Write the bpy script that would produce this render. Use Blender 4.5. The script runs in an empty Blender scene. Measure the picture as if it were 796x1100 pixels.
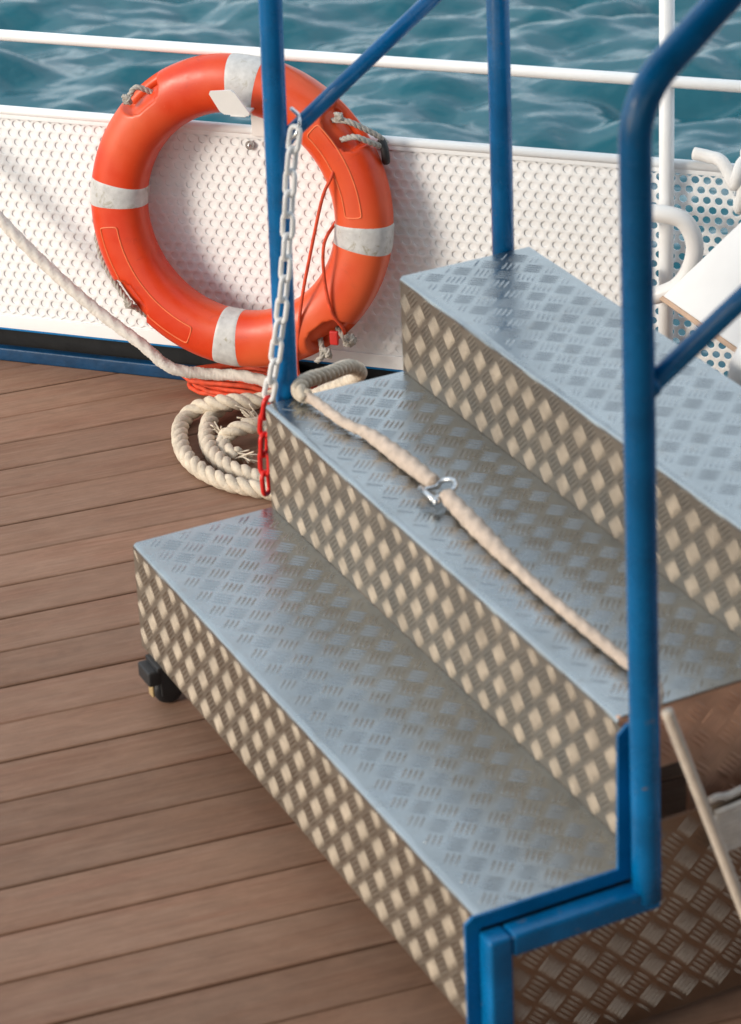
import bpy, bmesh, math, random
import numpy as np
from mathutils import Vector, Matrix
random.seed(7); rng = np.random.default_rng(7)
SC = bpy.context.scene
COL = SC.collection
PI = math.pi
R_ = math.radians

# ------------------------------------------------------------------ frames
V = lambda *a: np.array(a, float)
ZUP = V(0, 0, 1)
SO = V(-.4043, 4.1969, 0); SX = V(.4236, -.9058, 0); SY = V(.9058, .4236, 0)     # the boarding steps: X along the treads, Y up the flight
BO = V(-.7922, 5.6083, 0); BD = V(.937, -.3494, 0); BN = V(-.3494, -.937, 0)     # the bulwark: D along it, N towards the deck
def S(x, y, z): return SO + SX * x + SY * y + ZUP * z
def B(u, n, z): return BO + BD * u + BN * n + ZUP * z
Z0, Z1, Z2, Z3 = .08, .28, .4747, .6512
D1, D2, D3 = .2591, .5217, .774
W1, W2 = 1.2326, 1.16

# ------------------------------------------------------------------ materials
def newmat(name):
    m = bpy.data.materials.new(name); m.use_nodes = True
    nt = m.node_tree; nt.nodes.clear()
    out = nt.nodes.new('ShaderNodeOutputMaterial'); p = nt.nodes.new('ShaderNodeBsdfPrincipled')
    nt.links.new(p.outputs[0], out.inputs[0])
    return m, nt, p
def N(nt, t, **kw):
    n = nt.nodes.new(t)
    for k, v in kw.items():
        if k in n.inputs.keys(): n.inputs[k].default_value = v
        else: setattr(n, k, v)
    return n
def noise(nt, vec, scale, detail=4, rough=.55, dist=0):
    n = N(nt, 'ShaderNodeTexNoise', Scale=scale, Detail=detail, Roughness=rough, Distortion=dist)
    if vec is not None: nt.links.new(vec, n.inputs['Vector'])
    return n.outputs['Fac']
def ramp(nt, fac, stops):
    r = N(nt, 'ShaderNodeValToRGB'); e = r.color_ramp.elements
    while len(e) < len(stops): e.new(.5)
    for i, (p, c) in enumerate(stops):
        e[i].position = p; e[i].color = (c[0], c[1], c[2], 1) if not isinstance(c, (int, float)) else (c, c, c, 1)
    nt.links.new(fac, r.inputs[0]); return r.outputs[0]
def mix(nt, fac, a, b, mode='MIX'):
    m = N(nt, 'ShaderNodeMix', data_type='RGBA', blend_type=mode)
    for s, v in ((m.inputs[0], fac), (m.inputs[6], a), (m.inputs[7], b)):
        if hasattr(v, 'is_output') or hasattr(v, 'links'): nt.links.new(v, s)
        elif isinstance(v, (int, float)): s.default_value = v
        else: s.default_value = (*v, 1)
    return m.outputs[2]
def bump(nt, p, h, strength=.3, dist=.002):
    b = N(nt, 'ShaderNodeBump', Strength=strength, Distance=dist)
    nt.links.new(h, b.inputs['Height']); nt.links.new(b.outputs[0], p.inputs['Normal'])
def objco(nt, scale=(1, 1, 1)):
    t = N(nt, 'ShaderNodeTexCoord'); m = N(nt, 'ShaderNodeMapping')
    m.inputs['Scale'].default_value = scale
    nt.links.new(t.outputs['Object'], m.inputs[0]); return m.outputs[0]
M = {}
def simple(name, col, rough=.5, metal=0, var=.15, nscale=25, bstr=.15, bdist=.001, dirt=None, dirtamt=.55, coat=0, spec=.5, dscale=None):
    m, nt, p = newmat(name); c = objco(nt)
    n = noise(nt, c, nscale, 5)
    lo = tuple(x * (1 - var) for x in col); hi = tuple(min(1, x * (1 + var)) for x in col)
    cc = ramp(nt, n, [(.3, lo), (.7, hi)])
    if dirt:
        d = noise(nt, c, dscale or nscale * .45, 8, .7, .6)
        f = ramp(nt, d, [(dirtamt, 0), (dirtamt + .08, 1)])
        cc = mix(nt, f, cc, dirt)
    nt.links.new(cc, p.inputs['Base Color'])
    rr = ramp(nt, noise(nt, c, nscale * 1.7, 4), [(.3, max(0, rough - .08)), (.7, min(1, rough + .1))])
    nt.links.new(rr, p.inputs['Roughness'])
    p.inputs['Metallic'].default_value = metal
    p.inputs['Coat Weight'].default_value = coat
    p.inputs['Specular IOR Level'].default_value = spec
    bump(nt, p, noise(nt, c, nscale * 6, 5), bstr, bdist)
    M[name] = m; return m

simple('white_paint', (.875, .885, .895), .38, var=.03, nscale=12, dirt=(.66, .61, .55), dirtamt=.66)
simple('white_plastic', (.80, .785, .77), .4, var=.03, nscale=20)
simple('white_canvas', (.79, .78, .765), .8, var=.04, nscale=18, bstr=.3)
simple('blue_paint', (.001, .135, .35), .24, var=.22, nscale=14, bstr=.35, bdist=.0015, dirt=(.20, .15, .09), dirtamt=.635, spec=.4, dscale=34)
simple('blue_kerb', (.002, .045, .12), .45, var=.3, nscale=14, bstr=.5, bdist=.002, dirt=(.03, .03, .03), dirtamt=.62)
simple('chain_white', (.80, .79, .78), .38, var=.03)
simple('chain_red', (.72, .02, .015), .35, var=.1)
simple('steel', (.62, .63, .64), .28, metal=1, var=.1, nscale=60)
simple('rubber_shade_black', (.018, .018, .02), .55, var=.2)  # rubber parts, and the shade colour of the recess below the bulwark
simple('caster_tan', (.42, .30, .15), .5)
simple('rope_cream', (.62, .53, .42), .9, var=.22, nscale=45, bstr=.8, bdist=.003, dirt=(.36, .28, .17), dirtamt=.6)
simple('rope_braid', (.62, .50, .41), .9, var=.14, nscale=60, bstr=.8, bdist=.002, dirt=(.42, .30, .2), dirtamt=.66)
simple('rope_white', (.74, .69, .63), .9, var=.1, nscale=60, bstr=.8, bdist=.002)
simple('rope_grey', (.42, .39, .35), .9, var=.25, nscale=90, bstr=.8, bdist=.002)
simple('cord_orange', (.62, .065, .02), .7, var=.25, nscale=60, bstr=.5)
simple('ring_pale', (.78, .17, .06), .45)
simple('rope_bleached', (.80, .78, .76), .9, var=.05, nscale=60, bstr=.6, bdist=.002)
simple('cord_red', (.50, .018, .012), .6)
simple('blocker_dark', (.09, .05, .03), .5, var=.2)  # dark tone of the added light-blocking slabs
simple('wood_pole', (.66, .57, .48), .55, var=.12, nscale=30)
simple('tan_edge', (.55, .38, .27), .6, var=.12, nscale=30)
simple('panel_red_reflect', (.88, .50, .33), .45, metal=0, var=.18, nscale=20, bstr=.1)  # reddish tint of reflected deck put into the base colour

# five-bar aluminium: bare metal, grime at random, tread bars a little darker
def plate_mat(name, base, rough, metal=1.0):
    m, nt, p = newmat(name); c = objco(nt)
    n = noise(nt, c, 9, 6, .65)
    cc = ramp(nt, n, [(.3, tuple(x * .82 for x in base)), (.7, base)])
    g = ramp(nt, noise(nt, c, 38, 7, .7), [(.56, 0), (.75, 1)])
    cc = mix(nt, mix(nt, .45, (0, 0, 0), g), cc, (.30, .26, .22))
    sc = noise(nt, objco(nt, (1, 1, 1)), 160, 3, .8, 2.5)
    cc = mix(nt, ramp(nt, sc, [(.60, 0), (.70, .25)]), cc, tuple(min(1, x * 1.35) for x in base))
    nt.links.new(cc, p.inputs['Base Color']); p.inputs['Metallic'].default_value = metal
    nt.links.new(ramp(nt, noise(nt, c, 22, 6, .7), [(.3, rough - .06), (.72, rough + .12)]), p.inputs['Roughness'])
    h1 = N(nt, 'ShaderNodeMath', operation='MULTIPLY_ADD'); h1.inputs[1].default_value = 9.0
    nt.links.new(noise(nt, c, 7, 3), h1.inputs[0]); nt.links.new(noise(nt, c, 380, 3), h1.inputs[2])
    bump(nt, p, h1.outputs[0], .3, .0005)
    M[name] = m
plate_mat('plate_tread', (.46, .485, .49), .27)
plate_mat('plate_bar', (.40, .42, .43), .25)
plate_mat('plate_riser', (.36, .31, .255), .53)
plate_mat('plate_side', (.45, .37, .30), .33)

# deck wood: weathered hardwood, grain along the plank, every plank its own tone
def deck_mat():
    m, nt, p = newmat('deck_wood')
    t = N(nt, 'ShaderNodeTexCoord')
    at = N(nt, 'ShaderNodeAttribute', attribute_name='tone')
    off = N(nt, 'ShaderNodeVectorMath', operation='MULTIPLY_ADD')
    nt.links.new(at.outputs['Color'], off.inputs[0]); off.inputs[1].default_value = (31, 17, 0)
    nt.links.new(t.outputs['Object'], off.inputs[2])
    def mp(s):
        q = N(nt, 'ShaderNodeMapping'); q.inputs['Scale'].default_value = s
        nt.links.new(off.outputs[0], q.inputs[0]); return q.outputs[0]
    grain = noise(nt, mp((3.0, 70, 1)), 1.6, 8, .68, .5)
    fine = noise(nt, mp((9, 260, 1)), 1.0, 5, .7)
    blotch = noise(nt, mp((1.6, 6, 1)), 1.3, 6, .65, .4)
    c = ramp(nt, grain, [(.25, (.205, .113, .075)), (.5, (.272, .150, .098)), (.75, (.330, .202, .142))])
    grey = ramp(nt, blotch, [(.36, 0), (.68, 1)])
    c = mix(nt, mix(nt, .55, (0, 0, 0), grey), c, (.315, .205, .148))
    red = ramp(nt, noise(nt, mp((1.1, 9, 1)), 1.9, 5, .6), [(.52, 0), (.72, 1)])
    c = mix(nt, mix(nt, .4, (0, 0, 0), red), c, (.25, .108, .070))
    tone = N(nt, 'ShaderNodeSeparateColor'); nt.links.new(at.outputs['Color'], tone.inputs[0])
    tv = ramp(nt, tone.outputs[2], [(0, .82), (1, 1.10)])
    c = mix(nt, 1.0, c, tv, 'MULTIPLY')
    mot = ramp(nt, noise(nt, mp((14, 34, 1)), 1.0, 7, .75, .3), [(.35, .86), (.65, 1.08)])
    c = mix(nt, 1.0, c, mot, 'MULTIPLY')
    st = noise(nt, mp((2.2, 24, 1)), 2.4, 6, .6, .8)
    c = mix(nt, ramp(nt, st, [(.70, 0), (.76, .55)]), c, (.075, .085, .075))     # blue-grey water stains
    nt.links.new(c, p.inputs['Base Color'])
    nt.links.new(ramp(nt, fine, [(.3, .52), (.7, .72)]), p.inputs['Roughness'])
    p.inputs['Specular IOR Level'].default_value = .16
    h = N(nt, 'ShaderNodeMath', operation='ADD'); nt.links.new(grain, h.inputs[0]); nt.links.new(fine, h.inputs[1])
    bump(nt, p, h.outputs[0], .35, .0012)
    M['deck_wood'] = m
deck_mat()
simple('deck_seam', (.028, .02, .016), .8)

# ring: sun-faded orange polyethylene
def ring_mat():
    m, nt, p = newmat('ring_orange'); c = objco(nt)
    cc = ramp(nt, noise(nt, c, 5, 5, .6), [(.3, (.60, .030, .004)), (.7, (.70, .068, .009))])
    sc = ramp(nt, noise(nt, objco(nt, (1, 1, 1)), 16, 9, .75, 1.2), [(.56, 0), (.70, .6)])
    cc = mix(nt, sc, cc, (.40, .024, .008))
    fade = ramp(nt, noise(nt, c, 3.2, 3, .5), [(.44, 0), (.66, .65)])
    cc = mix(nt, fade, cc, (.78, .17, .06))
    pale = ramp(nt, noise(nt, c, 60, 6, .7), [(.66, 0), (.78, .35)])
    cc = mix(nt, pale, cc, (.80, .25, .12))
    nt.links.new(cc, p.inputs['Base Color'])
    nt.links.new(ramp(nt, noise(nt, c, 40, 5), [(.3, .30), (.7, .46)]), p.inputs['Roughness'])
    bump(nt, p, noise(nt, c, 120, 5), .10, .001)
    M['ring_orange'] = m
    m, nt, p = newmat('tape'); c = objco(nt)
    d = ramp(nt, noise(nt, c, 26, 9, .72, 1.0), [(.56, 0), (.64, 1)])
    cc = mix(nt, mix(nt, .9, (0, 0, 0), d), ramp(nt, noise(nt, c, 70, 5), [(.3, (.46, .455, .45)), (.7, (.60, .595, .585))]), (.34, .31, .24))
    nt.links.new(cc, p.inputs['Base Color']); p.inputs['Roughness'].default_value = .45
    bump(nt, p, noise(nt, c, 90, 5), .25, .001)
    M['tape'] = m
ring_mat()

def water_mat():
    m, nt, p = newmat('sea_water'); c = objco(nt)
    p.inputs['Base Color'].default_value = (.003, .085, .115, 1)
    p.inputs['Roughness'].default_value = .07; p.inputs['IOR'].default_value = 1.5
    a = noise(nt, objco(nt, (1, 1.5, 1)), 9, 5, .55, .6)
    bump(nt, p, a, .45, .012)
    M['sea_water'] = m
water_mat()

# ------------------------------------------------------------------ mesh helpers
class MB:
    def __init__(s): s.v = []; s.f = []; s.n = 0; s.sm = []; s.mi = []
    def add(s, verts, faces, smooth=True, slot=0):
        verts = np.asarray(verts, float); s.v.append(verts)
        s.f += [tuple(int(i) + s.n for i in f) for f in faces]; s.sm += [smooth] * len(faces); s.mi += [slot] * len(faces); s.n += len(verts)
    def box(s, fr, x0, x1, y0, y1, z0, z1, bev=.0):
        bm = bmesh.new(); bmesh.ops.create_cube(bm, size=1)
        for v in bm.verts: v.co = ((x0 + x1) / 2 + v.co.x * (x1 - x0), (y0 + y1) / 2 + v.co.y * (y1 - y0), (z0 + z1) / 2 + v.co.z * (z1 - z0))
        if bev: bmesh.ops.bevel(bm, geom=bm.edges[:], offset=bev, segments=3, affect='EDGES', profile=.6)
        bm.verts.index_update()
        vs = [fr(*v.co) for v in bm.verts]; fs = [[v.index for v in f.verts] for f in bm.faces]; bm.free()
        if np.dot(np.cross(fr(1, 0, 0) - fr(0, 0, 0), fr(0, 1, 0) - fr(0, 0, 0)), fr(0, 0, 1) - fr(0, 0, 0)) < 0: fs = [f[::-1] for f in fs]
        s.add(vs, fs, bool(bev))
    def prism(s, fr, poly, a, b):     # poly: list of (p, q) ; fr(p, q, depth)
        n = len(poly); vs = [fr(p, q, a) for p, q in poly] + [fr(p, q, b) for p, q in poly]
        fs = [tuple(range(n))[::-1], tuple(range(n, 2 * n))] + [(i, (i + 1) % n, (i + 1) % n + n, i + n) for i in range(n)]
        s.add(vs, fs, False)
    def tube(s, path, r, seg=14, closed=False, cap=True, rad=None):
        P = np.asarray(path, float); n = len(P)
        fr = frames(P, closed)
        vs = []; k = np.arange(seg) * 2 * PI / seg
        for i in range(n):
            rr = (r[i] if hasattr(r, '__len__') else r)
            rr = rr * (rad(i, k) if rad else 1.0)
            vs.append(P[i] + np.outer(np.cos(k) * rr, fr[i][0]) + np.outer(np.sin(k) * rr, fr[i][1]))
        vs = np.concatenate(vs); fs = []
        for i in range(n if closed else n - 1):
            a = i * seg; b = ((i + 1) % n) * seg
            for j in range(seg): fs.append((a + j, a + (j + 1) % seg, b + (j + 1) % seg, b + j))
        if cap and not closed: fs += [tuple(range(seg))[::-1], tuple(range((n - 1) * seg, n * seg))]
        s.add(vs, fs, True)
    def ball(s, c, r, sub=2, sc=(1, 1, 1), jit=0):
        bm = bmesh.new(); bmesh.ops.create_icosphere(bm, subdivisions=sub, radius=1)
        bm.verts.index_update()
        vs = [np.array(c) + np.array(v.co) * r * np.array(sc) * (1 + jit * random.uniform(-1, 1)) for v in bm.verts]
        s.add(vs, [[v.index for v in f.verts] for f in bm.faces]); bm.free()
    def build(s, name, mat, parent=None, world_mat=None):
        me = bpy.data.meshes.new(name)
        vv = np.concatenate(s.v) if s.v else np.zeros((0, 3))
        org = V(0, 0, 0)
        if parent is not None: org = np.array(parent_loc(parent))
        me.from_pydata((vv - org).tolist(), [], s.f)
        me.polygons.foreach_set('use_smooth', s.sm); me.update()
        for q in (mat if isinstance(mat, tuple) else (mat,)): me.materials.append(M[q])
        if any(s.mi): me.polygons.foreach_set('material_index', s.mi)
        o = bpy.data.objects.new(name, me); COL.objects.link(o)
        if parent is not None: o.parent = parent
        return o
def parent_loc(o):
    l = np.array(o.location)
    while o.parent is not None: o = o.parent; l = l + np.array(o.location)
    return l
def frames(P, closed=False):
    n = len(P); T = np.zeros_like(P)
    if closed: T = np.roll(P, -1, 0) - np.roll(P, 1, 0)
    else: T[1:-1] = P[2:] - P[:-2]; T[0] = P[1] - P[0]; T[-1] = P[-1] - P[-2]
    T /= np.linalg.norm(T, axis=1)[:, None] + 1e-12
    up = V(0, 0, 1) if abs(T[0][2]) < .9 else V(1, 0, 0)
    u = np.cross(up, T[0]); u /= np.linalg.norm(u); out = []
    for i in range(n):
        u = u - T[i] * np.dot(u, T[i]); u /= np.linalg.norm(u); out.append((u, np.cross(T[i], u)))
    if closed:   # spread the closing twist
        u0 = out[0][0]; uu = u - T[0] * np.dot(u, T[0]); uu /= np.linalg.norm(uu)
        ang = math.atan2(np.dot(np.cross(uu, u0), T[0]), np.dot(uu, u0))
        o2 = []
        for i, (a, b) in enumerate(out):
            t = ang * i / n; o2.append((a * math.cos(t) + b * math.sin(t), b * math.cos(t) - a * math.sin(t)))
        out = o2
    return out
def spline(pts, step=.006, closed=False):
    P = np.asarray(pts, float); out = []
    n = len(P); rngN = n if closed else n - 1
    for i in range(rngN):
        p1, p2 = P[i], P[(i + 1) % n]
        p0 = P[i - 1] if (closed or i > 0) else 2 * p1 - p2
        p3 = P[(i + 2) % n] if (closed or i + 2 < n) else 2 * p2 - p1
        k = max(2, int(np.linalg.norm(p2 - p1) / step))
        for j in range(k):
            t = j / k
            out.append(.5 * ((2 * p1) + (-p0 + p2) * t + (2 * p0 - 5 * p1 + 4 * p2 - p3) * t * t + (-p0 + 3 * p1 - 3 * p2 + p3) * t ** 3))
    if not closed: out.append(P[-1])
    out = np.array(out)
    d = np.r_[0, np.cumsum(np.linalg.norm(np.diff(out, axis=0), axis=1))]
    m = max(3, int(d[-1] / step)); s = np.linspace(0, d[-1], m)
    return np.stack([np.interp(s, d, out[:, c]) for c in range(3)], 1)
def laid_rope(mb, path, r, pitch=None, strands=3, step=.005):
    P = spline(path, step); fr = frames(P); pitch = pitch or r * 7
    d = np.r_[0, np.cumsum(np.linalg.norm(np.diff(P, axis=0), axis=1))]
    rs = r * .56; off = r * .47
    for k in range(strands):
        a = d / pitch * 2 * PI + k * 2 * PI / strands
        Q = np.array([P[i] + off * (fr[i][0] * math.cos(a[i]) + fr[i][1] * math.sin(a[i])) for i in range(len(P))])
        mb.tube(Q, rs, 8)
def braid_rope(mb, path, r, step=.0035, seg=16, prof=None, pl=.017, amp=.15):
    P = spline(path, step)
    d = np.r_[0, np.cumsum(np.linalg.norm(np.diff(P, axis=0), axis=1))]; L = d[-1]
    rr = np.array([r * (prof(x, L) if prof else 1) * random.uniform(.985, 1.015) for x in d])
    f = lambda i, k: 1 + .07 * np.sin(3 * k - d[i] / .034 * 2 * PI) + .6 * amp * (np.sin(4 * k + d[i] / pl * 2 * PI) * np.sin(4 * k - d[i] / pl * 2 * PI))
    mb.tube(P, rr, seg, rad=f)
    return P

# ------------------------------------------------------------------ things
def tag(o, label=None, cat=None, group=None, kind=None):
    if label: o['label'] = label
    if cat: o['category'] = cat
    if group: o['group'] = group
    if kind: o['kind'] = kind
    return o
def thing(name, loc, label, cat, group=None):
    o = bpy.data.objects.new(name, None); COL.objects.link(o); o.location = tuple(loc); o.empty_display_size = .05
    return tag(o, label, cat, group)

# ------------------------------------------------------------------ camera
f, pitch, roll, H = 3016.7413, .4793, -.0469, 2.4996
cam = bpy.data.cameras.new('camera'); co = bpy.data.objects.new('camera', cam); COL.objects.link(co)
cp, sp = math.cos(pitch), math.sin(pitch)
R0 = V(1, 0, 0); F0 = V(0, cp, -sp); U0 = V(0, sp, cp)
RR = R0 * math.cos(roll) + U0 * math.sin(roll); UU = -R0 * math.sin(roll) + U0 * math.cos(roll)
co.matrix_world = Matrix(((RR[0], UU[0], -F0[0], 0), (RR[1], UU[1], -F0[1], 0), (RR[2], UU[2], -F0[2], H), (0, 0, 0, 1)))
cam.sensor_fit = 'VERTICAL'; cam.sensor_height = 36; cam.sensor_width = 36
cam.lens = f / 1100 * 36; cam.clip_start = .05; cam.clip_end = 5000
cam.dof.use_dof = True; cam.dof.focus_distance = 6.0; cam.dof.aperture_fstop = 6.0
SC.camera = co

# ------------------------------------------------------------------ light
CLOUD = (9.8, 10.9, 11.5)
w = bpy.data.worlds.new('World'); SC.world = w; w.use_nodes = True
nt = w.node_tree; nt.nodes.clear()
sky = nt.nodes.new('ShaderNodeTexSky'); sky.sky_type = 'NISHITA'; sky.sun_disc = False
bg = nt.nodes.new('ShaderNodeBackground'); bg.inputs[1].default_value = .085
ow = nt.nodes.new('ShaderNodeOutputWorld'); nt.links.new(bg.outputs[0], ow.inputs[0])
# bright broken cloud over the blue: soft noise on the sky direction
tc = nt.nodes.new('ShaderNodeTexCoord'); mp = nt.nodes.new('ShaderNodeMapping'); mp.inputs['Scale'].default_value = (1, 1, 2.6)
nt.links.new(tc.outputs['Generated'], mp.inputs[0])
cn = noise(nt, mp.outputs[0], 1.7, 6, .55, .3)
cf = ramp(nt, cn, [(.34, .18), (.66, .85)])
nt.links.new(mix(nt, cf, sky.outputs[0], CLOUD), bg.inputs[0])
sd = Vector((-.88, -.46, .42)).normalized()
sky.sun_elevation = math.asin(sd.z); sky.sun_rotation = math.atan2(sd.x, sd.y)
sky.air_density = 1.0; sky.dust_density = 1.0; sky.ozone_density = 1.0
sl = bpy.data.lights.new('sun', 'SUN'); sl.energy = 1.5; sl.angle = R_(19); sl.color = (1.0, .90, .77)
so = bpy.data.objects.new('sun', sl); COL.objects.link(so); so.rotation_euler = sd.to_track_quat('Z', 'Y').to_euler()
so.location = (-6, -3, 6)
SC.view_settings.view_transform = 'Standard'; SC.view_settings.look = 'None'
SC.view_settings.exposure = 0.88; SC.view_settings.gamma = 1.0

# ------------------------------------------------------------------ sea
def sea():
    n1, n2 = 520, 640
    s = np.linspace(-1, 1, n1); x = .4 + 3.6 * s + 600 * s ** 21
    t = np.linspace(0, 1, n2); y = 6.4 + 9 * t + 1200 * t ** 18
    X, Y = np.meshgrid(x, y); Zs = np.zeros_like(X)
    dx = np.gradient(X, axis=1); dy = np.gradient(Y, axis=0); cell = np.maximum(dx, dy)
    rg = np.random.default_rng(11)
    for k in range(60):
        lam = .085 * 1.055 ** k; th = rg.normal(R_(84), .5); ph = rg.uniform(0, 2 * PI)
        slope =   .080 * math.exp(-(math.log(lam / .5) / .80) ** 2) + .017
        amp = slope * lam / (2 * PI)
        fade = np.clip(1.6 - 4 * cell / lam, 0, 1)
        wv = 2 * PI / lam * (X * math.cos(th) + Y * math.sin(th)) + ph + 1.1 * np.sin(2 * PI / (lam * 2.7) * (X * math.sin(th) - Y * math.cos(th)) + ph * 2)
        Zs += fade * amp * (np.sin(wv) + .25 * np.cos(2 * wv))
    vs = np.stack([X.ravel(), Y.ravel(), Zs.ravel() - 1.10], 1)
    I, J = np.meshgrid(np.arange(n1 - 1), np.arange(n2 - 1)); q = (J * n1 + I).ravel()
    fs = np.stack([q, q + 1, q + n1 + 1, q + n1], 1).tolist()
    m = MB(); m.add(vs, fs, True)
    # calm sea elsewhere round the boat, a little lower
    m.add([(-900, -900, -1.35), (900, -900, -1.35), (900, 6.45, -1.35), (-900, 6.45, -1.35)], [(0, 1, 2, 3)], False)
    tag(m.build('sea', 'sea_water'), kind='structure')
sea()

# ------------------------------------------------------------------ deck
PA = R_(17.98); PDIR = V(math.cos(PA), math.sin(PA), 0); PN = V(-math.sin(PA), math.cos(PA), 0)
def deck():
    me_v = []; me_f = []; tone = []
    pitchw = .1197; gap = .0045
    k0 = -60
    def xend(v):   # along-plank coordinate where the bulwark line (5 cm behind its face) is met
        # (PDIR*x + PN*v - BO).BN = -.05
        return (-.05 + BO @ BN - v * (PN @ BN)) / (PDIR @ BN)
    for k in range(-62, 34):
        v0 = 4.2149 + k * pitchw + random.uniform(-.0015, .0015)
        v1 = v0 + pitchw - gap * random.choice((.7, 1, 1, 1.3))
        xs = -4.6 + random.uniform(-2.2, 0)
        lim0, lim1 = xend(v0), xend(v1)
        if min(lim0, lim1) < -4.6: continue
        x = xs
        while x < min(lim0, lim1, 4.4):
            L = 12; e0 = e1 = x + L - .002
            last = False
            if e0 > min(lim0, lim1) - .4: e0, e1 = lim0, lim1; last = True
            e0 = min(e0, 4.4); e1 = min(e1, 4.4)
            dz = random.uniform(-.0012, 0.0); tl = random.uniform(-.0006, .0006)
            b = .0022
            t = (random.random(), random.random(), random.random())
            base = len(me_v)
            a0 = max(x, -4.6)
            prof = [(v0, -.012), (v0, dz - b + tl), (v0 + b, dz + tl), (v1 - b, dz - tl), (v1, dz - b - tl), (v1, -.012)]
            for (vv, zz) in prof: me_v.append((a0, vv, zz))
            for (vv, zz) in prof:
                q = (vv - v0) / (v1 - v0); me_v.append((e0 + (e1 - e0) * q, vv, zz))
            for i in range(5): me_f.append((base + i + 6, base + i + 7, base + i + 1, base + i)); tone.append(t)
            me_f.append(tuple(base + i for i in range(6))); tone.append(t)
            me_f.append(tuple(base + 6 + i for i in range(5, -1, -1))); tone.append(t)
            if last: break
            x += L
    me = bpy.data.meshes.new('deck'); me.from_pydata(me_v, [], me_f)
    at = me.attributes.new('tone', 'FLOAT_COLOR', 'FACE')
    at.data.foreach_set('color', [c for t in tone for c in (*t, 1)])
    me.materials.append(M['deck_wood']); o = bpy.data.objects.new('deck', me); COL.objects.link(o)
    o.rotation_euler = (0, 0, PA); tag(o, kind='structure')
    # structural slab and hull below the planks
    m = MB(); pts = [B(-4.2, -.10, 0), B(4.2, -.10, 0), B(4.2, 7.5, 0), B(-4.2, 7.5, 0)]
    m.add([p + V(0, 0, z) for z in (-.30, -.012) for p in pts], [(0, 1, 2, 3), (7, 6, 5, 4), (0, 4, 5, 1), (1, 5, 6, 2), (2, 6, 7, 3), (3, 7, 4, 0)], False)
    tag(m.build('deck_base', 'deck_seam'), kind='structure')
    m = MB(); m.add([p + V(0, 0, z) for z in (-1.6, -.305) for p in pts], [(0, 1, 2, 3), (7, 6, 5, 4), (0, 4, 5, 1), (1, 5, 6, 2), (2, 6, 7, 3), (3, 7, 4, 0)], False)
    tag(m.build('hull', 'white_paint'), kind='structure')
deck()

# ------------------------------------------------------------------ added unseen slabs, right of frame and overhead, placed to block sky light
def sky_blocker():
    t = thing('sky_blocker', V(2.6, 0, 0), 'added unseen dark light blocker, upright slab and overhead slab beside the steps', 'sky_blocker')
    m = MB(); m.box(lambda a, b, c: V(a, b, c), 1.75, 4.2, -4, 2.9, 0.002, 2.9, .01); m.build('blocker_side', 'blocker_dark', t)
    m = MB(); m.box(lambda a, b, c: V(a, b, c), -4.2, 4.3, -4.1, 3.0, 2.905, 2.99, .01); m.build('blocker_top', 'blocker_dark', t)
sky_blocker()

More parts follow.
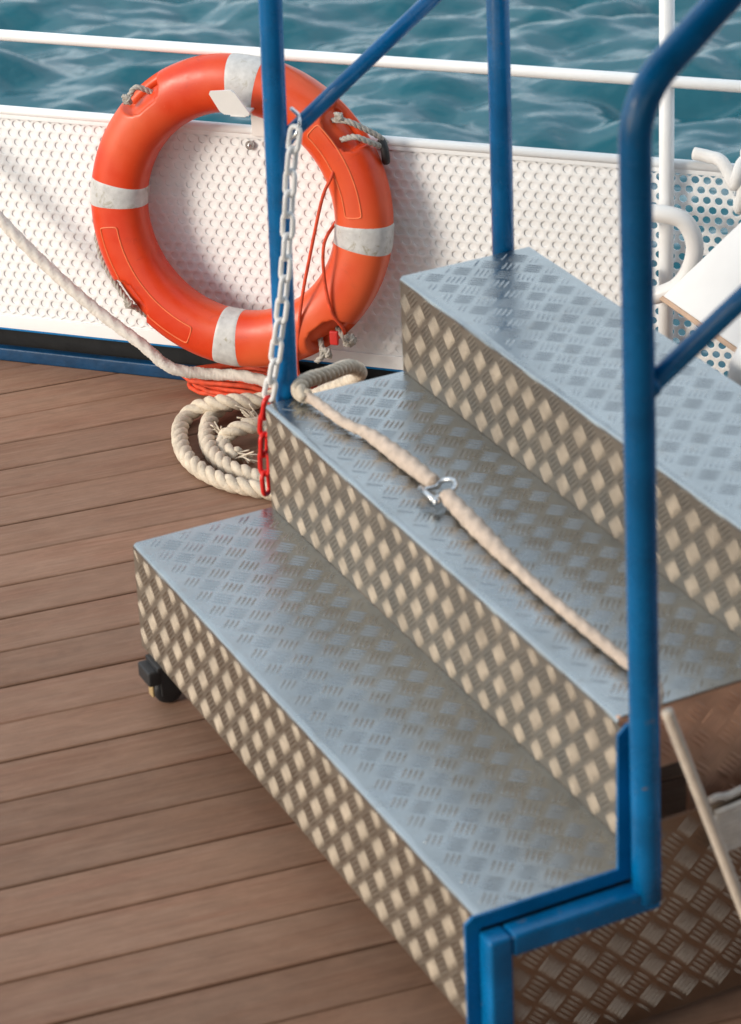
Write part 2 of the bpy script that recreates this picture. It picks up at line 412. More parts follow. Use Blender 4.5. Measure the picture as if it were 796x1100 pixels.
# ------------------------------------------------------------------ bulwark
def bulwark():
    t = thing('bulwark', B(.6, 0, 0), 'white perforated metal bulwark panel along the deck edge, with blue kerb below', 'bulwark')
    u0, u1 = -3.0, 3.2
    p = .0233; dz = p * math.sqrt(3) / 2; r = .0079
    vs = []; fs = []; sm = []
    K = 12; th = 0.0020
    ang = np.arange(K) * 2 * PI / K + PI / 2
    hexr = p / math.sqrt(3)
    hx = []
    for a in ang:   # hexagon (pointy top) sampled at corners and edge middles
        k = round((a - PI / 2) / (PI / 6)) % 12
        rad = hexr if k % 2 == 0 else p / 2
        hx.append((rad * math.cos(a), rad * math.sin(a)))
    cir = [(r * math.cos(a), r * math.sin(a)) for a in ang]
    rows = 22
    frm = lambda u, z, n: BO + BD * u + BN * n + ZUP * z
    m = MB(); V_ = []; F_ = []; nb = 0
    for row in range(rows):
        zc = .5505 - row * dz
        nC = int((u1 - u0) / p)
        for c in range(nC):
            uc = u0 + .069 % p + c * p + (p / 2 if row % 2 else 0)
            for (a, b) in hx: V_.append((uc + a, zc + b, 0))
            for (a, b) in cir: V_.append((uc + a, zc + b, -.0004))
            for (a, b) in cir: V_.append((uc + a, zc + b, -th))
            for i in range(K):
                j = (i + 1) % K
                F_.append((nb + i, nb + j, nb + K + j, nb + K + i)); F_.append((nb + K + i, nb + K + j, nb + 2 * K + j, nb + 2 * K + i))
            nb += 3 * K
    A = np.array(V_); W = BO + np.outer(A[:, 0], BD) + np.outer(A[:, 2], BN) + np.outer(A[:, 1], ZUP)
    m.add(W, [f_[::-1] for f_ in F_], False)
    # plain border strips, folded 2 mm proud
    m.box(B, u0, u1, -.0018, .002, .081, .1105, .0008)
    m.box(B, u0, u1, -.0018, .002, .5615, .5705, .0008)
    m.build('perforated_panel', 'white_paint', t)
    b = MB(); b.box(B, u0, 1.425, -.0064, -.0024, .083, .566); b.build('backing_sheet', 'white_paint', t)
    b = MB(); b.tube([B(u0, -.006, .577), B(u1, -.006, .577)], .0105, 14); b.build('top_rim', 'white_paint', t)
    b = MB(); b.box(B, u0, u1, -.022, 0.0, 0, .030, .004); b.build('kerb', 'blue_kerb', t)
    b = MB(); b.box(B, u0, u1, -.125, -.0225, -.02, .004); b.build('recess_shade_floor', 'rubber_shade_black', t)  # recess floor coloured black to stand for the shade in the gap
    b = MB(); b.box(B, u0, u1, -.120, -.070, .0045, .0765); b.build('recess_shade_back', 'rubber_shade_black', t)  # back of the recess, its shade painted on as black
    b = MB(); b.box(B, u0, u1, -.125, .003, .0768, .0806, .001); b.build('panel_sill', 'blue_paint', t)
    for u, z in ((.624, .548), (-.9, .548), (2.2, .548)):
        b = MB(); b.prism(lambda a, c, n, u=u, z=z: B(u + a, n, z + c), [(.0095 * math.cos(q), .0095 * math.sin(q)) for q in np.arange(20) * PI / 10], .0022, .006)
        b.ball(B(u, .0065, z), .0048, 2, (1, 1, .9)); b.build('bolt', 'steel', t)
bulwark()
def guard_rail():
    t = thing('guard_rail', B(1.49, .02, 0), 'white tubular guard rail with upright post, running above the perforated bulwark', 'railing')
    m = MB(); m.tube([B(-3.0, .022, .748), B(.4, .022, .750), B(1.2, .022, .752), B(3.2, .022, .752)], .0115, 16); m.build('rail', 'white_paint', t)
    for u in (-1.9, 1.492, 2.95):
        m = MB(); m.tube([B(u, .022, .036), B(u, .022, .5), B(u - .003, .022, 1.05)], .0145, 18); m.build('post', 'white_paint', t)
    m = MB(); m.tube([B(-3.0, .022, 1.05), B(3.2, .022, 1.05)], .015, 16); m.build('top_rail', 'white_paint', t)
guard_rail()

# ------------------------------------------------------------------ tread plate
CELL = .054
def plate(mb, fr, w, h, ox=0, oy=0, inside=None, hgt=.0014, swap=False, margin=.001, nb=5, sp=.0074, bw=.0048, slot=0):
    """fr(a, b, n): flat sheet a in 0..w, b in 0..h with raised five-bar chequer"""
    mb.add([fr(0, 0, 0), fr(w, 0, 0), fr(w, h, 0), fr(0, h, 0)], [(0, 1, 2, 3)], False) if inside is None else None
    bars(mb, fr, w, h, ox, oy, inside, hgt, swap, margin, nb, sp, bw, slot)
def bars(mb, fr, w, h, ox=0, oy=0, inside=None, hgt=.0014, swap=False, margin=.001, nb=5, sp=.0074, bw=.0048, slot=0):
    p = CELL; L = .0325
    # template bar: long mound
    nl, nw = 7, 5
    T = []
    for i in range(nl):
        s = -1 + 2 * i / (nl - 1); wd = math.sqrt(max(0, 1 - abs(s) ** 2.6)) if 0 < i < nl - 1 else .18
        hz = max(0, 1 - abs(s) ** 3) ** .5 if 0 < i < nl - 1 else 0
        for j in range(nw):
            q = -1 + 2 * j / (nw - 1)
            T.append((s * L / 2, q * bw / 2 * wd, hz * hgt * math.cos(q * PI / 2) ** .8 if abs(q) < 1 else 0))
    T = np.array(T)
    tf = [(i * nw + j, (i + 1) * nw + j, (i + 1) * nw + j + 1, i * nw + j + 1) for i in range(nl - 1) for j in range(nw - 1)]
    O0 = fr(0, 0, 0); ea = fr(1, 0, 0) - O0; eb = fr(0, 1, 0) - O0; en = fr(0, 0, 1) - O0
    flip = np.dot(np.cross(ea, eb), en) < 0
    if flip: tf = [q[::-1] for q in tf]
    VV = []; FF = []; n = 0
    na, nbb = int(w / p) + 3, int(h / p) + 3
    for i in range(-2, na):
        for j in range(-2, nbb):
            for kind in (0, 1):
                ca = ox + i * p + (p / 2 if kind else 0); cb = oy + j * p + (p / 2 if kind else 0)
                sg = 1 if (kind ^ swap) else -1
                d = V(.70711, .70711 * sg); e = V(-.70711 * sg, .70711)
                for k in range(nb):
                    o = (k - (nb - 1) / 2) * sp
                    a0 = ca + e[0] * o; b0 = cb + e[1] * o
                    hw = L / 2 * .7071
                    if a0 + hw < margin or a0 - hw > w - margin or b0 + hw < margin or b0 - hw > h - margin: continue
                    if inside and not inside(a0, b0): continue
                    A = a0 + T[:, 0] * d[0] + T[:, 1] * e[0]; Bq = b0 + T[:, 0] * d[1] + T[:, 1] * e[1]
                    Nn = T[:, 2].copy()
                    Ac = np.clip(A, margin, w - margin); Bc = np.clip(Bq, margin, h - margin)
                    cut = (np.abs(Ac - A) + np.abs(Bc - Bq)) > 1e-9
                    if cut.mean() > .35: continue
                    if cut.any(): Nn = np.where(cut, 0.0, Nn)
                    VV.append(O0 + np.outer(Ac, ea) + np.outer(Bc, eb) + np.outer(Nn + 5e-5, en))
                    FF += [(q[0] + n, q[1] + n, q[2] + n, q[3] + n) for q in tf]; n += len(T)
    if VV: mb.add(np.concatenate(VV), FF, True, slot)

def steps():
    t = thing('boarding_steps', S(.6, .4, 0), 'three tread aluminium checker plate boarding steps with blue tube handrails on the deck', 'boarding steps')
    rn = .009
    def tread(y0, y1, z, x1, ox, oy):
        m = MB()
        plate(m, lambda a, b, n: S(a, y0 + rn + b, z + n), x1, y1 - y0 - rn - .0005, ox, oy, hgt=.0012, nb=4, sp=.0086, bw=.0046, margin=.009, slot=1)
        # rounded nose, slightly uneven from wear
        nx = 60; ns = 6; vs = []
        for i in range(nx + 1):
            x = x1 * i / nx; jit = .0006 * math.sin(x * 37) + .0005 * math.sin(x * 91 + y0 * 50)
            for k in range(ns + 1):
                a = PI / 2 * k / ns
                vs.append(S(x, y0 + rn - (rn + (jit if 0 < k < ns else 0)) * math.sin(a), z - rn + (rn + (jit if 0 < k < ns else 0)) * math.cos(a)))
        fs = [(i * (ns + 1) + k, i * (ns + 1) + k + 1, (i + 1) * (ns + 1) + k + 1, (i + 1) * (ns + 1) + k) for i in range(nx) for k in range(ns)]
        m.add(vs, fs, True)
        m.add([S(0, y0 + rn, z), S(0, y1, z), S(0, y1, z - .004), S(0, y0 + rn, z - .004)], [(0, 1, 2, 3)], False)
        m.add([S(x1, y0 + rn, z), S(x1, y1, z), S(x1, y1, z - .004), S(x1, y0 + rn, z - .004)], [(3, 2, 1, 0)], False)
        return m.build('tread', ('plate_tread', 'plate_bar'), t)
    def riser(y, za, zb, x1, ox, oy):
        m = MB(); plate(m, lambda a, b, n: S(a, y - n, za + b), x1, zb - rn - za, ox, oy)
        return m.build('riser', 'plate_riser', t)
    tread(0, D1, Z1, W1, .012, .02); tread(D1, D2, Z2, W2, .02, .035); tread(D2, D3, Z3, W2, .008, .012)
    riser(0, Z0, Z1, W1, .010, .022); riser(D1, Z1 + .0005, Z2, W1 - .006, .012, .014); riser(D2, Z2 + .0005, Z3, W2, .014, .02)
    # side towards the camera: lower panel, and the narrower upper box with a hand hole
    m = MB()
    fr = lambda a, b, n: S(W1 + n, .002 + a, b)
    poly = [(.002, .012), (.95, .012), (.95, .338), (.245, .338), (.245, .262), (.002, .262)]
    m.prism(lambda a, b, n: S(W1 - .006 + n, a, b), poly, 0, .006)
    bars(m, fr, .948, .338, .030, .022, inside=lambda a, b: .02 < a < .935 and .03 < b < (.325 if a > .255 else .245), swap=False, nb=5, sp=.0076, bw=.0036, hgt=.0015)
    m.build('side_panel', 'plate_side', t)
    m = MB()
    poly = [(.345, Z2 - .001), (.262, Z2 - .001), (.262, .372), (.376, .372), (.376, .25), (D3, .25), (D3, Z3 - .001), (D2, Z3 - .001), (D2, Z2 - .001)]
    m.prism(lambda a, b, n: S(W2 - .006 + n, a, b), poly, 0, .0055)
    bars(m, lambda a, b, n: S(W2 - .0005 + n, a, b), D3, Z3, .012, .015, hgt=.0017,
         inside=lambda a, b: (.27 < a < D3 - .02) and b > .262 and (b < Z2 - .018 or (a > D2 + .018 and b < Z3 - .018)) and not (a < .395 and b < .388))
    o = m.build('upper_side_panel', 'panel_red_reflect', t); o['label'] = 'upper side panel, reddish from a reflection put into its colour'
    # far end, back
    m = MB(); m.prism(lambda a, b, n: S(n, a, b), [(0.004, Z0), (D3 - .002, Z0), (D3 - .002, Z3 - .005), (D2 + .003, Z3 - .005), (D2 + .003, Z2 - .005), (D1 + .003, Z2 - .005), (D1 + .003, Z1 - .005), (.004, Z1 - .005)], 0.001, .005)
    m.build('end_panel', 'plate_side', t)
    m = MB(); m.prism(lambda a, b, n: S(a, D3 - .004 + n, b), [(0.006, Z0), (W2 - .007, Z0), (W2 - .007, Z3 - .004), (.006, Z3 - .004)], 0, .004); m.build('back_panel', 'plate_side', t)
    # blue edge frame: thin lip against the plate and a square tube outside it
    m = MB(); x = W1 + .001
    for poly in ([(-.022, .02), (0, .02), (0, .266), (-.022, .266)], [(-.022, .2662), (D1 - .045, .2662), (D1 - .045, .287), (-.010, .287), (-.022, .278)],
                 [(D1 - .0448, .2662), (D1 - .014, .2662), (D1 - .014, Z2 + .040), (D1 - .030, Z2 + .040), (D1 - .0448, Z2 + .026)]):
        m.prism(lambda a, b, n: S(x + n, a, b), poly, 0, .005)
    m.build('edge_lip', 'blue_paint', t)
    m = MB(); x0, x1 = W1 + .0075, W1 + .042
    m.box(S, x0, x1, -.004, .031, .012, .264, .006); m.box(S, x0, x1, .0315, .262, .229, .264, .006)
    m.build('edge_tube', 'blue_paint', t)
    # handrails
    def rail(x, y, zb, zt, name='handrail', r=.0205, yend=.80, lean=0.0):
        m = MB(); pts = [S(x, y, zb), S(x, y + lean, zt - .10)]
        ang = math.atan(.80); bend = []
        for k in range(0, 11):
            q = k / 10; a = (PI / 2) + (ang - PI / 2) * q
            bend.append(a)
        P = [np.array(p) for p in spline(pts, .05)]
        cur = P[-1].copy()
        for a in bend:
            cur = cur + (SY * math.cos(a) + ZUP * math.sin(a)) * .0105; P.append(cur.copy())
        L = (yend - (cur - SO) @ SY) / math.cos(ang)
        P.append(cur + (SY * math.cos(ang) + ZUP * math.sin(ang)) * L); top = P[-1][2]
        m.tube(P, r, 20); m.ball(P[-1], r * 1.02, 3); m.build(name, 'blue_paint', t); return top
    top_n = rail(1.262, .246, .245, 1.435, lean=-.021)
    top_f = rail(-.030, .306, .10, 1.372, yend=.735, r=.0193, lean=.022)
    m = MB(); m.tube([S(1.264, .228, 1.005), S(1.264, .80, 1.005 + .572 * .66)], .0135, 16)
    m.ball(S(1.264, .246, 1.017), .0165, 2); m.build('brace', 'blue_paint', t)
    m = MB(); m.tube([S(-.03, .318, .912), S(-.03, .735, .912 + .417 * .68)], .0135, 16)
    m.ball(S(-.03, .340, .927), .0155, 2); m.build('brace', 'blue_paint', t)
    m = MB(); m.tube([S(-.022, .735, .12), S(-.026, .735, top_f)], .0195, 18); m.build('back_post', 'blue_paint', t)
    m = MB(); m.tube([S(1.256, .80, .12), S(1.262, .80, top_n)], .0205, 18); m.build('back_post', 'blue_paint', t)
    # castors
    for (x, y) in ((.062, .022), (.09, .66), (1.1, .66)):
        c = bpy.data.objects.new('caster', None); COL.objects.link(c); c.parent = t; c.location = tuple(S(x, y, 0) - np.array(t.location))
        m = MB(); m.box(S, x - .028, x + .028, y - .03, y + .026, .072, .082, .002); m.box(S, x - .026, x - .021, y - .024, y + .022, .022, .074, .001); m.box(S, x + .019, x + .024, y - .024, y + .022, .022, .074, .001)
        m.box(S, x - .026, x + .024, y - .046, y - .018, .046, .074, .004)
        m.build('fork', 'rubber_shade_black', c)
        m = MB(); prof = [(-.017, 0), (-.017, .018), (-.016, .0245), (-.012, .027), (.012, .027), (.016, .0245), (.017, .018), (.017, 0)]
        ring = []; K = 28
        for k in range(K):
            a = 2 * PI * k / K
            ring += [S(x + px, y + pr_ * math.cos(a) - .006, .027 + pr_ * math.sin(a)) for px, pr_ in prof]
        q = len(prof); m.add(ring, [(k * q + j, k * q + j + 1, ((k + 1) % K) * q + j + 1, ((k + 1) % K) * q + j) for k in range(K) for j in range(q - 1)], True)
        m.build('wheel', 'rubber_shade_black', c)
        m = MB(); m.box(S, x - .009, x + .009, y - .036, y - .0318, .016, .038, .002); m.build('hub_cap', 'caster_tan', c)
    return t
steps()

# ------------------------------------------------------------------ lifebuoy
RC = B(.62, .068, .427); TILT = .113; RMAJ = .2665; RA, RB = .0585, .049; ROT = R_(-4.7)
RE1 = BD; RE2 = ZUP * math.cos(TILT) - BN * math.sin(TILT); RN = BN * math.cos(TILT) + ZUP * math.sin(TILT)
def pocket(th):
    best = 9
    for k in range(4):
        d = (th - (ROT + R_(45) + k * PI / 2) + PI) % (2 * PI) - PI; best = min(best, abs(d))
    return best
def ringpt(th, ph, off=0.0):
    """th round the ring, ph round the section: 0 outward, +90 to the front"""
    c, s_ = math.cos(ph), math.sin(ph)
    k = (abs(c) ** 2.3 + abs(s_) ** 2.3) ** (-1 / 2.3)
    a, b = (RA + off) * c * k, (RB + off) * s_ * k
    # moulded hand pocket on the outer front quarter
    d = pocket(th) / R_(9.5); e = (ph - R_(28)) / R_(46)
    g = max(0.0, 1 - (d * d) ** 1.6 - (e * e) ** 1.6)
    dep = .024 * min(1, g * 3.0) if off < .004 else 0
    a -= dep * .85; b -= dep * .35 * (1 if s_ > 0 else 0)
    rad = RMAJ + a
    return RC + RE1 * rad * math.cos(th) + RE2 * rad * math.sin(th) + RN * b
def lifebuoy():
    t = thing('lifebuoy', RC - RE2 * (RMAJ + RA), 'orange ring lifebuoy with four grey reflective bands, hung on the white perforated panel', 'lifebuoy')
    n, k = 480, 56; m = MB()
    m.add([ringpt(2 * PI * i / n, 2 * PI * j / k) for i in range(n) for j in range(k)],
          [(i * k + j, i * k + (j + 1) % k, ((i + 1) % n) * k + (j + 1) % k, ((i + 1) % n) * k + j) for i in range(n) for j in range(k)][::1], True)
    m.f = [q[::-1] for q in m.f]
    m.build('ring_body', 'ring_orange', t)
    for q, hw in ((90, 6.4), (180, 5.2), (270, 5.2), (0, 5.4)):
        m = MB(); na, nb = 12, 56
        th0 = ROT + R_(q)
        def tp(i, j):
            a = th0 + R_(hw) * (-1 + 2 * i / na); return ringpt(a, 2 * PI * j / nb, .0010 if 0 < i < na else .0001)
        m.add([tp(i, j) for i in range(na + 1) for j in range(nb)], [(i * nb + j, (i + 1) * nb + j, (i + 1) * nb + (j + 1) % nb, i * nb + (j + 1) % nb) for i in range(na) for j in range(nb)], True)
        m.build('reflective_band', 'tape', t)
    # raised frames of the moulded labels
    for a0, a1, p0, p1 in ((-170, -112, 62, 100), (6, 47, 78, 112)):
        pts = []
        for a in np.linspace(a0, a1, 30): pts.append((a, p0))
        pts.append((a1 + .9, p0 + 5)); pts.append((a1 + .9, p1 - 5))
        for a in np.linspace(a1, a0, 30): pts.append((a, p1))
        pts.append((a0 - .9, p1 - 5)); pts.append((a0 - .9, p0 + 5))
        P = [ringpt(R_(a), R_(b), .0002) for a, b in pts]
        m = MB(); m.tube(spline(P, .004, True),   .0017, 6, closed=True); m.build('moulded_frame', 'ring_pale', t)
    # grab line pieces in the pockets
    def gl(paths, knots, name='grab_line'):
        m = MB()
        for p in paths: laid_rope(m, p, .0062, .035, step=.004)
        for c, r in knots:
            for q in range(3):
                a = [c + V(*rng.normal(0, 1, 3)) * r * .35 for _ in range(4)]
                laid_rope(m, [c + RN * r * .5 * math.cos(x + q) + RE1 * r * .7 * math.sin(x + q * 2) + RE2 * r * .7 * math.cos(x * 1.3 + q) for x in np.linspace(0, 5, 7)], r * .42, .03, step=.004)
        m.build(name, 'rope_grey', t)
    P = lambda a, ph, off: ringpt(R_(a), R_(ph), off)
    a = math.degrees(ROT) + 135
    gl([[P(a - 4, 30, -.012), P(a - 1, 34, .006), P(a + 3, 38, .006)]], [(P(a + 5, 40, .0045), .011)])
    a = math.degrees(ROT) + 45
    gl([[P(a + 5, 34, .0), P(a + 1, 34, .008), P(a - 4, 18, .014), P(a - 9, 0, .022), P(a - 12.5, -14, .024)],
        [P(a - 3, 46, .0), P(a - 5, 40, .009), P(a - 9, 22, .013), P(a - 12.5, -4, .016)]], [(P(a + 4, 40, .006), .010)])
    m = MB(); m.tube(spline([P(a - 10.5, -8, .020), P(a - 13, -4, .020), P(a - 16, -8, .014), P(a - 18, -20, .008)], .004), .0085, 10); m.build('line_clip', 'rubber_shade_black', t)
    a = math.degrees(ROT) - 45
    gl([[P(a - 5, 20, -.004), P(a - 6.5, 26, .012), P(a - 10, 22, .016)], [P(a + 3, 16, .0), P(a + 4, 18, .014), P(a + 5.5, 4, .022)]],
       [(P(a - 5, 26, .012), .013), (P(a + 4.4, 14, .014), .014), (P(a + 2.6, 8, .016), .011)])
    a = math.degrees(ROT) - 135
    gl([[P(-170, -20, .003), P(-166, -10, .011), P(-158, -6, .014), P(-150, 2, .008), P(a, 8, .004)], [P(a + 2, 0, .005), P(a + 10, -24, .010), P(a + 26, -28, .013), P(a + 45, -20, .008)]], [(P(a + .5, 10, .006), .011)])
lifebuoy()
def bracket():
    t = MB(); c = [(.603, .706), (.647, .712), (.655, .706), (.681, .664), (.678, .658), (.627, .658), (.618, .664), (.600, .700)]
    th = thing('ring_bracket', B(.655, 0, .58), 'small white plate bracket holding the lifebuoy below its top band', 'bracket')
    m = MB(); m.prism(lambda a, b, n: B(a, n + (b - .66) * .15, b), c, .128, .132); m.build('plate', 'white_plastic', th)
    m = MB(); m.box(B, .640, .672, .004, .132, .655, .659, .001); m.box(B, .640, .672, .0045, .009, .63, .6545, .001); m.box(B, .632, .676, .0045, .009, .57, .6315, .001); m.build('arm', 'white_plastic', th)
bracket()
# orange throwing line: coil on the deck and two tails hanging off the ring
def orange_line():
    t = thing('throwing_line', B(.6, .02, 0), 'thin orange line heaped on the deck under the lifebuoy, two tails hanging over it', 'line')
    m = MB(); P = []
    for i in range(420):
        a = i * .21; k = i / 420
        rx = .115 - .02 * math.sin(i * .05) + random.uniform(-.004, .004); ry = .052 + .010 * math.cos(i * .07) + random.uniform(-.003, .003)
        P.append(B(.600 + rx * math.cos(a) + .012 * math.sin(i * .031), .034 + ry * math.sin(a), .007 + .050 * (i / 420) ** 1.2 * (1 - .35 * abs(math.cos(a))) + random.uniform(0, .004)))
    m.tube(spline(P, .012), .0052, 7); m.build('coil', 'cord_orange', t)
    m = MB()
    m.tube(spline([B(.828, .03, .60), B(.838, .100, .545), B(.822, .122, .500), B(.799, .132, .404), B(.770, .140, .27), B(.752, .135, .134), B(.745, .09, .06), B(.735, .06, .03), B(.72, .07, .012), B(.76, .085, .02), B(.74, .1, .02), B(.71, .06, .03)], .008), .0035, 7)
    m.tube(spline([B(.830, .08, .43), B(.823, .132, .402), B(.823, .14, .33), B(.835, .14, .26), B(.850, .125, .222), B(.85, .11, .20)], .008), .0035, 7)
    for q in range(14):
        m.tube(spline([B(.735 + random.uniform(-.03, .03), .055 + random.uniform(-.03, .03), .012 + random.uniform(0, .06)) for _ in range(4)], .008), .0048, 6)
    m.build('tail', 'cord_orange', t)
    m = MB(); m.box(lambda a, b, c: B(.838 + a, .142 + b, .205 + c), -.009, .009, -.004, .004, -.015, .015, .003); m.build('toggle', 'cord_red', t)
orange_line()

# ------------------------------------------------------------------ ropes
CAMP = V(0, 0, H)
def on_z(u, v, z):      # a measured point of the photograph carried to its own height in the scene
    d = F0 + RR * (u - 398) / f - UU * (v - 550) / f
    return CAMP + d * ((z - H) / d[2])
def rope_things():
    m = MB()
    braid_rope(m, [B(-.25, .10, .74), B(-.07, .11, .56), B(.102, .12, .386), B(.198, .12, .291), B(.296, .12, .207), B(.396, .12, .137), B(.46, .115, .085), B(.53, .085, .065), B(.61, .072, .062), B(.70, .08, .045), B(.78, .15, .02)], .0125, seg=14)
    tag(m.build('mooring_line', 'rope_white'), 'white braided rope slanting down across the bulwark to the deck coil', 'rope')
    m = MB(); r = .0175
    pts = [S(-.05, .60, .0175), on_z(345, 424, .0175), on_z(300, 426, .020), on_z(262, 431, .022), on_z(240, 436, .03), on_z(226, 450, .02), on_z(222, 470, .0175), on_z(229, 488, .0175), on_z(248, 503, .0175), on_z(272, 512, .0175), S(-.50, .50, .018),
           S(-.36, .56, .018), S(-.25, .68, .018), S(-.34, .80, .018), S(-.62, .80, .03), S(-.83, .70, .05), on_z(275, 431, .052), on_z(243, 432, .056), on_z(215, 437, .035), on_z(200, 448, .018), on_z(193, 463, .0175), on_z(197, 485, .0175), on_z(213, 503, .0175), on_z(240, 517, .0175), on_z(268, 524, .0175), S(-.52, .49, .0175), S(-.40, .56, .02)]
    laid_rope(m, pts, r, .085)
    pts = [S(-.44, .60, .02), on_z(292, 463, .03), on_z(270, 458, .045), on_z(250, 463, .04), on_z(240, 473, .02), on_z(243, 484, .0175), on_z(256, 489, .0175)]
    laid_rope(m, pts, r * .95, .08)
    # frayed ends
    for c, n, b in ((on_z(256, 489, .017), 18, V(.9, -.35, 0)), (on_z(240, 468, .022), 12, V(-.5, .5, .4)), (on_z(276, 452, .036), 16, V(-.7, .3, .5))):
        for q in range(n):
            d = b + V(*rng.normal(0, .42, 3)); d /= np.linalg.norm(d); e = V(*rng.normal(0, .5, 3)); L = random.uniform(.02, .042)
            p0 = c + V(*rng.normal(0, .004, 3)); p2 = p0 + d * L + e * L * .4; p2[2] = max(p2[2], .003)
            m.tube(spline([p0, p0 + d * L * .5, p2], .005), .0018, 5)
    tag(m.build('mooring_rope', 'rope_cream'), 'thick cream three strand rope coiled in loops on the deck beside the steps', 'rope')
    # rope along the middle tread, spliced on both sides of a shackle
    zr = Z2 + .0125 + .0014
    def sp1(x, L):
        e = L - x
        return 1.62 - .25 * abs(e - .10) / .10 if e < .2 else (1.62 - .25 - (e - .2) * 6 if e < .243 else 1.0)
    m = MB()
    loop = [on_z(322, 440, .06), on_z(328, 431, .12), on_z(345, 422, .20), on_z(365, 413, .26), on_z(382, 406, .31), on_z(386, 399, .36), on_z(374, 394, .41), on_z(352, 402, .45), on_z(334, 407, .475), on_z(323, 413, .490), on_z(321, 420, .493), on_z(330, 427, .492)]
    laid_rope(m, loop, .0140, .07)
    tag(m.build('rope_bight', 'rope_cream'), 'cream twisted rope bight hanging over the far end of the middle tread', 'rope')
    m = MB(); braid_rope(m, [on_z(323, 422, .494), on_z(340, 432, zr + .001), on_z(370, 454, zr), S(.22, .348, zr), S(.33, .352, zr + .003), S(.445, .352, zr + .007)], .0088, prof=sp1)
    tag(m.build('barrier_rope', 'rope_braid'), 'spliced rope length on the middle tread, on the chain side of the shackle', 'rope')
    def sp2(x, L): return sp1(L - x, L)
    m = MB(); braid_rope(m, [S(.492, .349, zr + .007), S(.60, .343, zr + .003), S(.70, .338, zr), S(.80, .333, zr), S(.94, .333, zr), S(1.08, .335, zr), S(1.140, .334, zr + .002), S(1.190, .300, zr + .008), S(1.230, .262, zr + .014)], .0088, prof=sp2)
    tag(m.build('barrier_rope', 'rope_braid'), 'spliced rope length on the middle tread, running from the shackle to the near blue post', 'rope')
    t = thing('shackle', S(.468, .345, Z2), 'small silver shackle joining the two rope splices on the middle tread', 'shackle')
    c = S(.468, .350, zr + .008)
    m = MB(); P = []
    for a in np.linspace(-.15 * PI, 1.15 * PI, 18): P.append(c + SY * (.008 + .017 * math.sin(a)) + SX * .019 * math.cos(a) + ZUP * (.008 * math.sin(a)))
    P = [c + SY * -.022 + SX * .017 + ZUP * -.004] + P + [c + SY * -.022 - SX * .017 + ZUP * -.004]
    m.tube(spline(P, .003), .0043, 10); m.build('bow', 'steel', t)
    m = MB(); m.tube([c + SY * -.022 - SX * .027 + ZUP * -.004, c + SY * -.022 + SX * .027 + ZUP * -.004], .0048, 12); m.ball(c + SY * -.022 + SX * .028 + ZUP * -.004, .0068); m.build('pin', 'steel', t)
rope_things()

# ------------------------------------------------------------------ chain
def chain():
    top = S(0, .339, .945)
    t = thing('barrier_chain', S(-.02, .26, .25), 'plastic link chain, white above and red below, hanging from the far blue handrail post', 'chain')
    path = spline([S(.004, .343, .955), S(.004, .332, .90), S(.004, .323, .83), S(.004, .313, .74), S(.003, .302, .661), S(.000, .290, .59), S(-.006, .278, .52), S(-.020, .270, .46), S(-.030, .266, .40), S(-.032, .264, .33), S(-.032, .266, .275)], .002)
    d = np.r_[0, np.cumsum(np.linalg.norm(np.diff(path, axis=0), axis=1))]
    pitch_ = .0372; L = .0510; Wd = .0275; wr = .0045
    n = int(d[-1] / pitch_)
    for i in range(n):
        s = (i + .5) * pitch_; k = int(np.searchsorted(d, s)); k = min(max(k, 3), len(path) - 4)
        c = path[k]; T = path[k + 3] - path[k - 3]; T /= np.linalg.norm(T)
        cam_dir = CAMP - c; cam_dir /= np.linalg.norm(cam_dir)
        side = np.cross(T, V(.45, -.85, .1)); side /= np.linalg.norm(side); nn = np.cross(side, T)
        a = R_(28 if i % 2 else -62) + random.uniform(-.12, .12)
        u = side * math.cos(a) + nn * math.sin(a)
        P = []; hw = Wd / 2 - wr; hl = L / 2 - wr - hw
        for q in np.linspace(0, PI, 9): P.append(c + u * hw * math.cos(q) + T * (hl + hw * math.sin(q)))
        for q in np.linspace(PI, 2 * PI, 9): P.append(c + u * hw * math.cos(q) + T * (-hl + hw * math.sin(q)))
        m = MB(); m.tube(P, wr, 10, closed=True)
        red = d[-1] - s < .21 and c[2] < .468
        m.build('link', 'chain_red' if red else 'chain_white', t)
    m = MB(); m.tube(spline([S(-.03, .352, .975), S(-.002, .352, .97), S(.008, .346, .955), S(.006, .338, .940), S(-.03, .333, .925)], .004), .0035, 8); m.build('hook', 'steel', t)
chain()

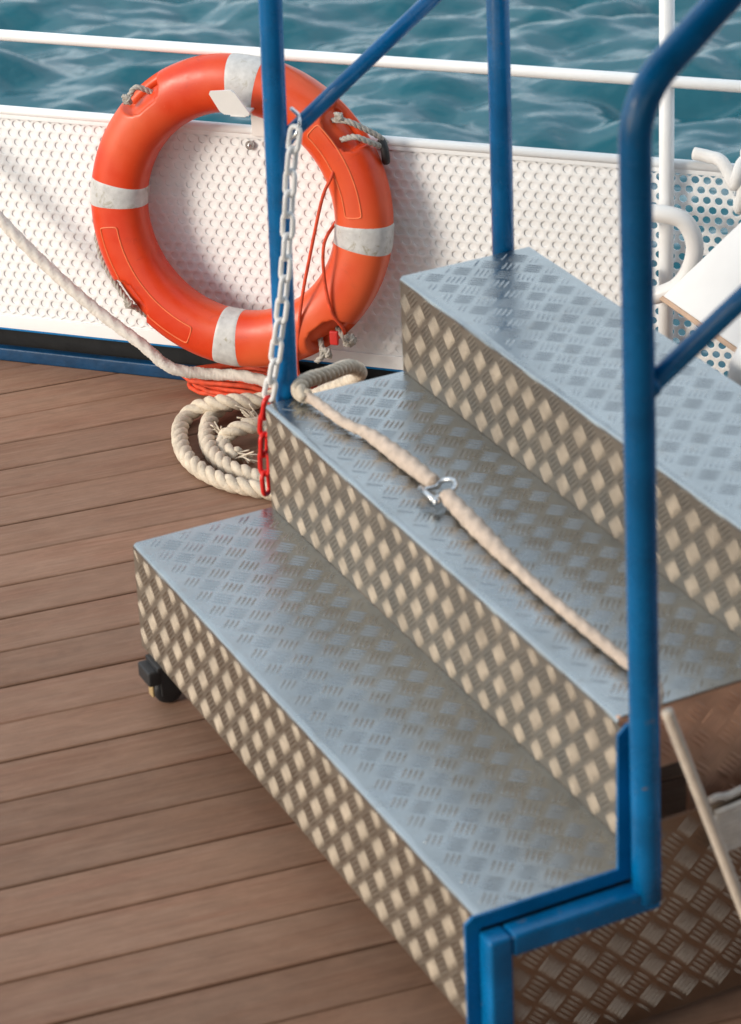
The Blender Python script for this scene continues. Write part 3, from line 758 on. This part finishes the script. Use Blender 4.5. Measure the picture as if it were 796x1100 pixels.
# ------------------------------------------------------------------ right-hand clutter
def clutter():
    m = MB()
    pts = [B(1.452, .06, .49), B(1.45, .075, .503), B(1.50, .08, .507), B(1.54, .08, .497), B(1.562, .082, .455), B(1.556, .085, .405), B(1.53, .088, .363), B(1.478, .085, .337), B(1.455, .08, .345), B(1.447, .07, .385)]
    m.tube(spline(pts, .008), .0175, 14)
    tag(m.build('hose_loop', 'white_plastic'), 'thick white hose hanging in a loop on the guard rail post', 'hose')
    t = thing('deck_board', B(1.62, .2, .3), 'white board with tan edge leaning by the bulwark behind the top tread', 'board')
    Pc = B(1.51, .12, .355); e1 = on_z(775, 378, .42) - on_z(712, 318, .42); e1 /= np.linalg.norm(e1)
    e1 = (SX * .9 + SY * .1); e1[2] = -.12; e1 /= np.linalg.norm(e1)
    e2 = B(1.69, .14, .56) - Pc; e2 /= np.linalg.norm(e2); nn = np.cross(e1, e2); nn /= np.linalg.norm(nn)
    if nn[2] < 0: nn = -nn
    fr = lambda a, b, n: Pc + e1 * a + e2 * b + nn * n
    m = MB(); m.box(fr, 0, .75, 0, .6, -.010, .0, .003); m.build('panel', 'white_paint', t)
    m = MB(); m.box(fr, -.004, .75, -.012, -.0005, -.028, -.002, .002); m.build('edge_strip', 'tan_edge', t)
    for aa, bb in ((.42, .12), (.70, .50)):
        q = fr(aa, bb, -.0105); m = MB(); m.tube([V(q[0], q[1], 0.002), q], .013, 12); m.build('leg', 'tan_edge', t)
    m = MB()
    P = []
    for i in range(110):
        a = i * .40; k = i / 110
        P.append(B(1.615 + .17 * k + .03 * math.sin(a * .37) + .014 * math.cos(a), .012 + .030 * math.cos(a) + .01 * math.sin(i * .7), .562 + .046 * math.sin(a) - .01 * math.sin(i * .31)))
    m.tube(spline([B(1.540, .0, .604), B(1.57, .006, .602), B(1.60, .02, .598)] + P, .006), .0125, 12)
    tag(m.build('rope_hank', 'rope_bleached'), 'white soft rope wound over the bulwark rim at the right', 'rope')
    # fender on the top tread
    t = thing('fender', S(.565, .885, 0), 'white rounded upright fender standing on the deck just behind the top tread', 'fender')
    m = MB(); prof = [(.002, .012), (.012, .036), (.04, .054), (.08, .060), (.57, .060), (.62, .055), (.655, .040), (.67, .018)]
    m.tube([S(.565, .885, a) for a, r in prof], [r for a, r in prof], 28); m.build('body', 'white_plastic', t)
    m = MB(); m.tube(spline([S(.565, .885 + .016 * math.cos(a), .682 + .016 * math.sin(a)) for a in np.linspace(-.4 * PI, 1.4 * PI, 14)], .003), .0045, 8); m.build('eye', 'white_plastic', t)
    # pole leaning against the near side of the steps
    m = MB(); a = S(1.300, .254, .555); b = S(1.335, .350, .245)
    m.tube([a + (a - b) * .02, a, b, b + (b - a) * .72], .0082, 14)
    tag(m.build('wooden_pole', 'wood_pole'), 'thin tan pole leaning against the near side of the steps', 'pole')
    t = MB()  # stand-in strands for a pale striped patch, no identified object
    fr = lambda a, b, n: S(1.247, .372, .255) + SY * a + ZUP * b + SX * (n * .5 - .12 * b)
    for k in range(9):
        P = [fr(-.006 + .004 * math.sin(k) + q * .11, .012 + k * .0075 + .018 * q, .012 * math.sin(q * 3)) for q in np.linspace(0, 1, 9)]
        t.tube(P, .0052, 8)
    t.tube(spline([S(1.2295, .366 + .013 * i, .3445 + .002 * math.sin(i * 2)) for i in range(9)], .006), .0056, 8)
    tag(t.build('ribbed_bundle', 'rope_white'), 'stand-in for a small pale striped patch, ribbed strands behind the tan pole at the steps side', 'striped_patch')
clutter()
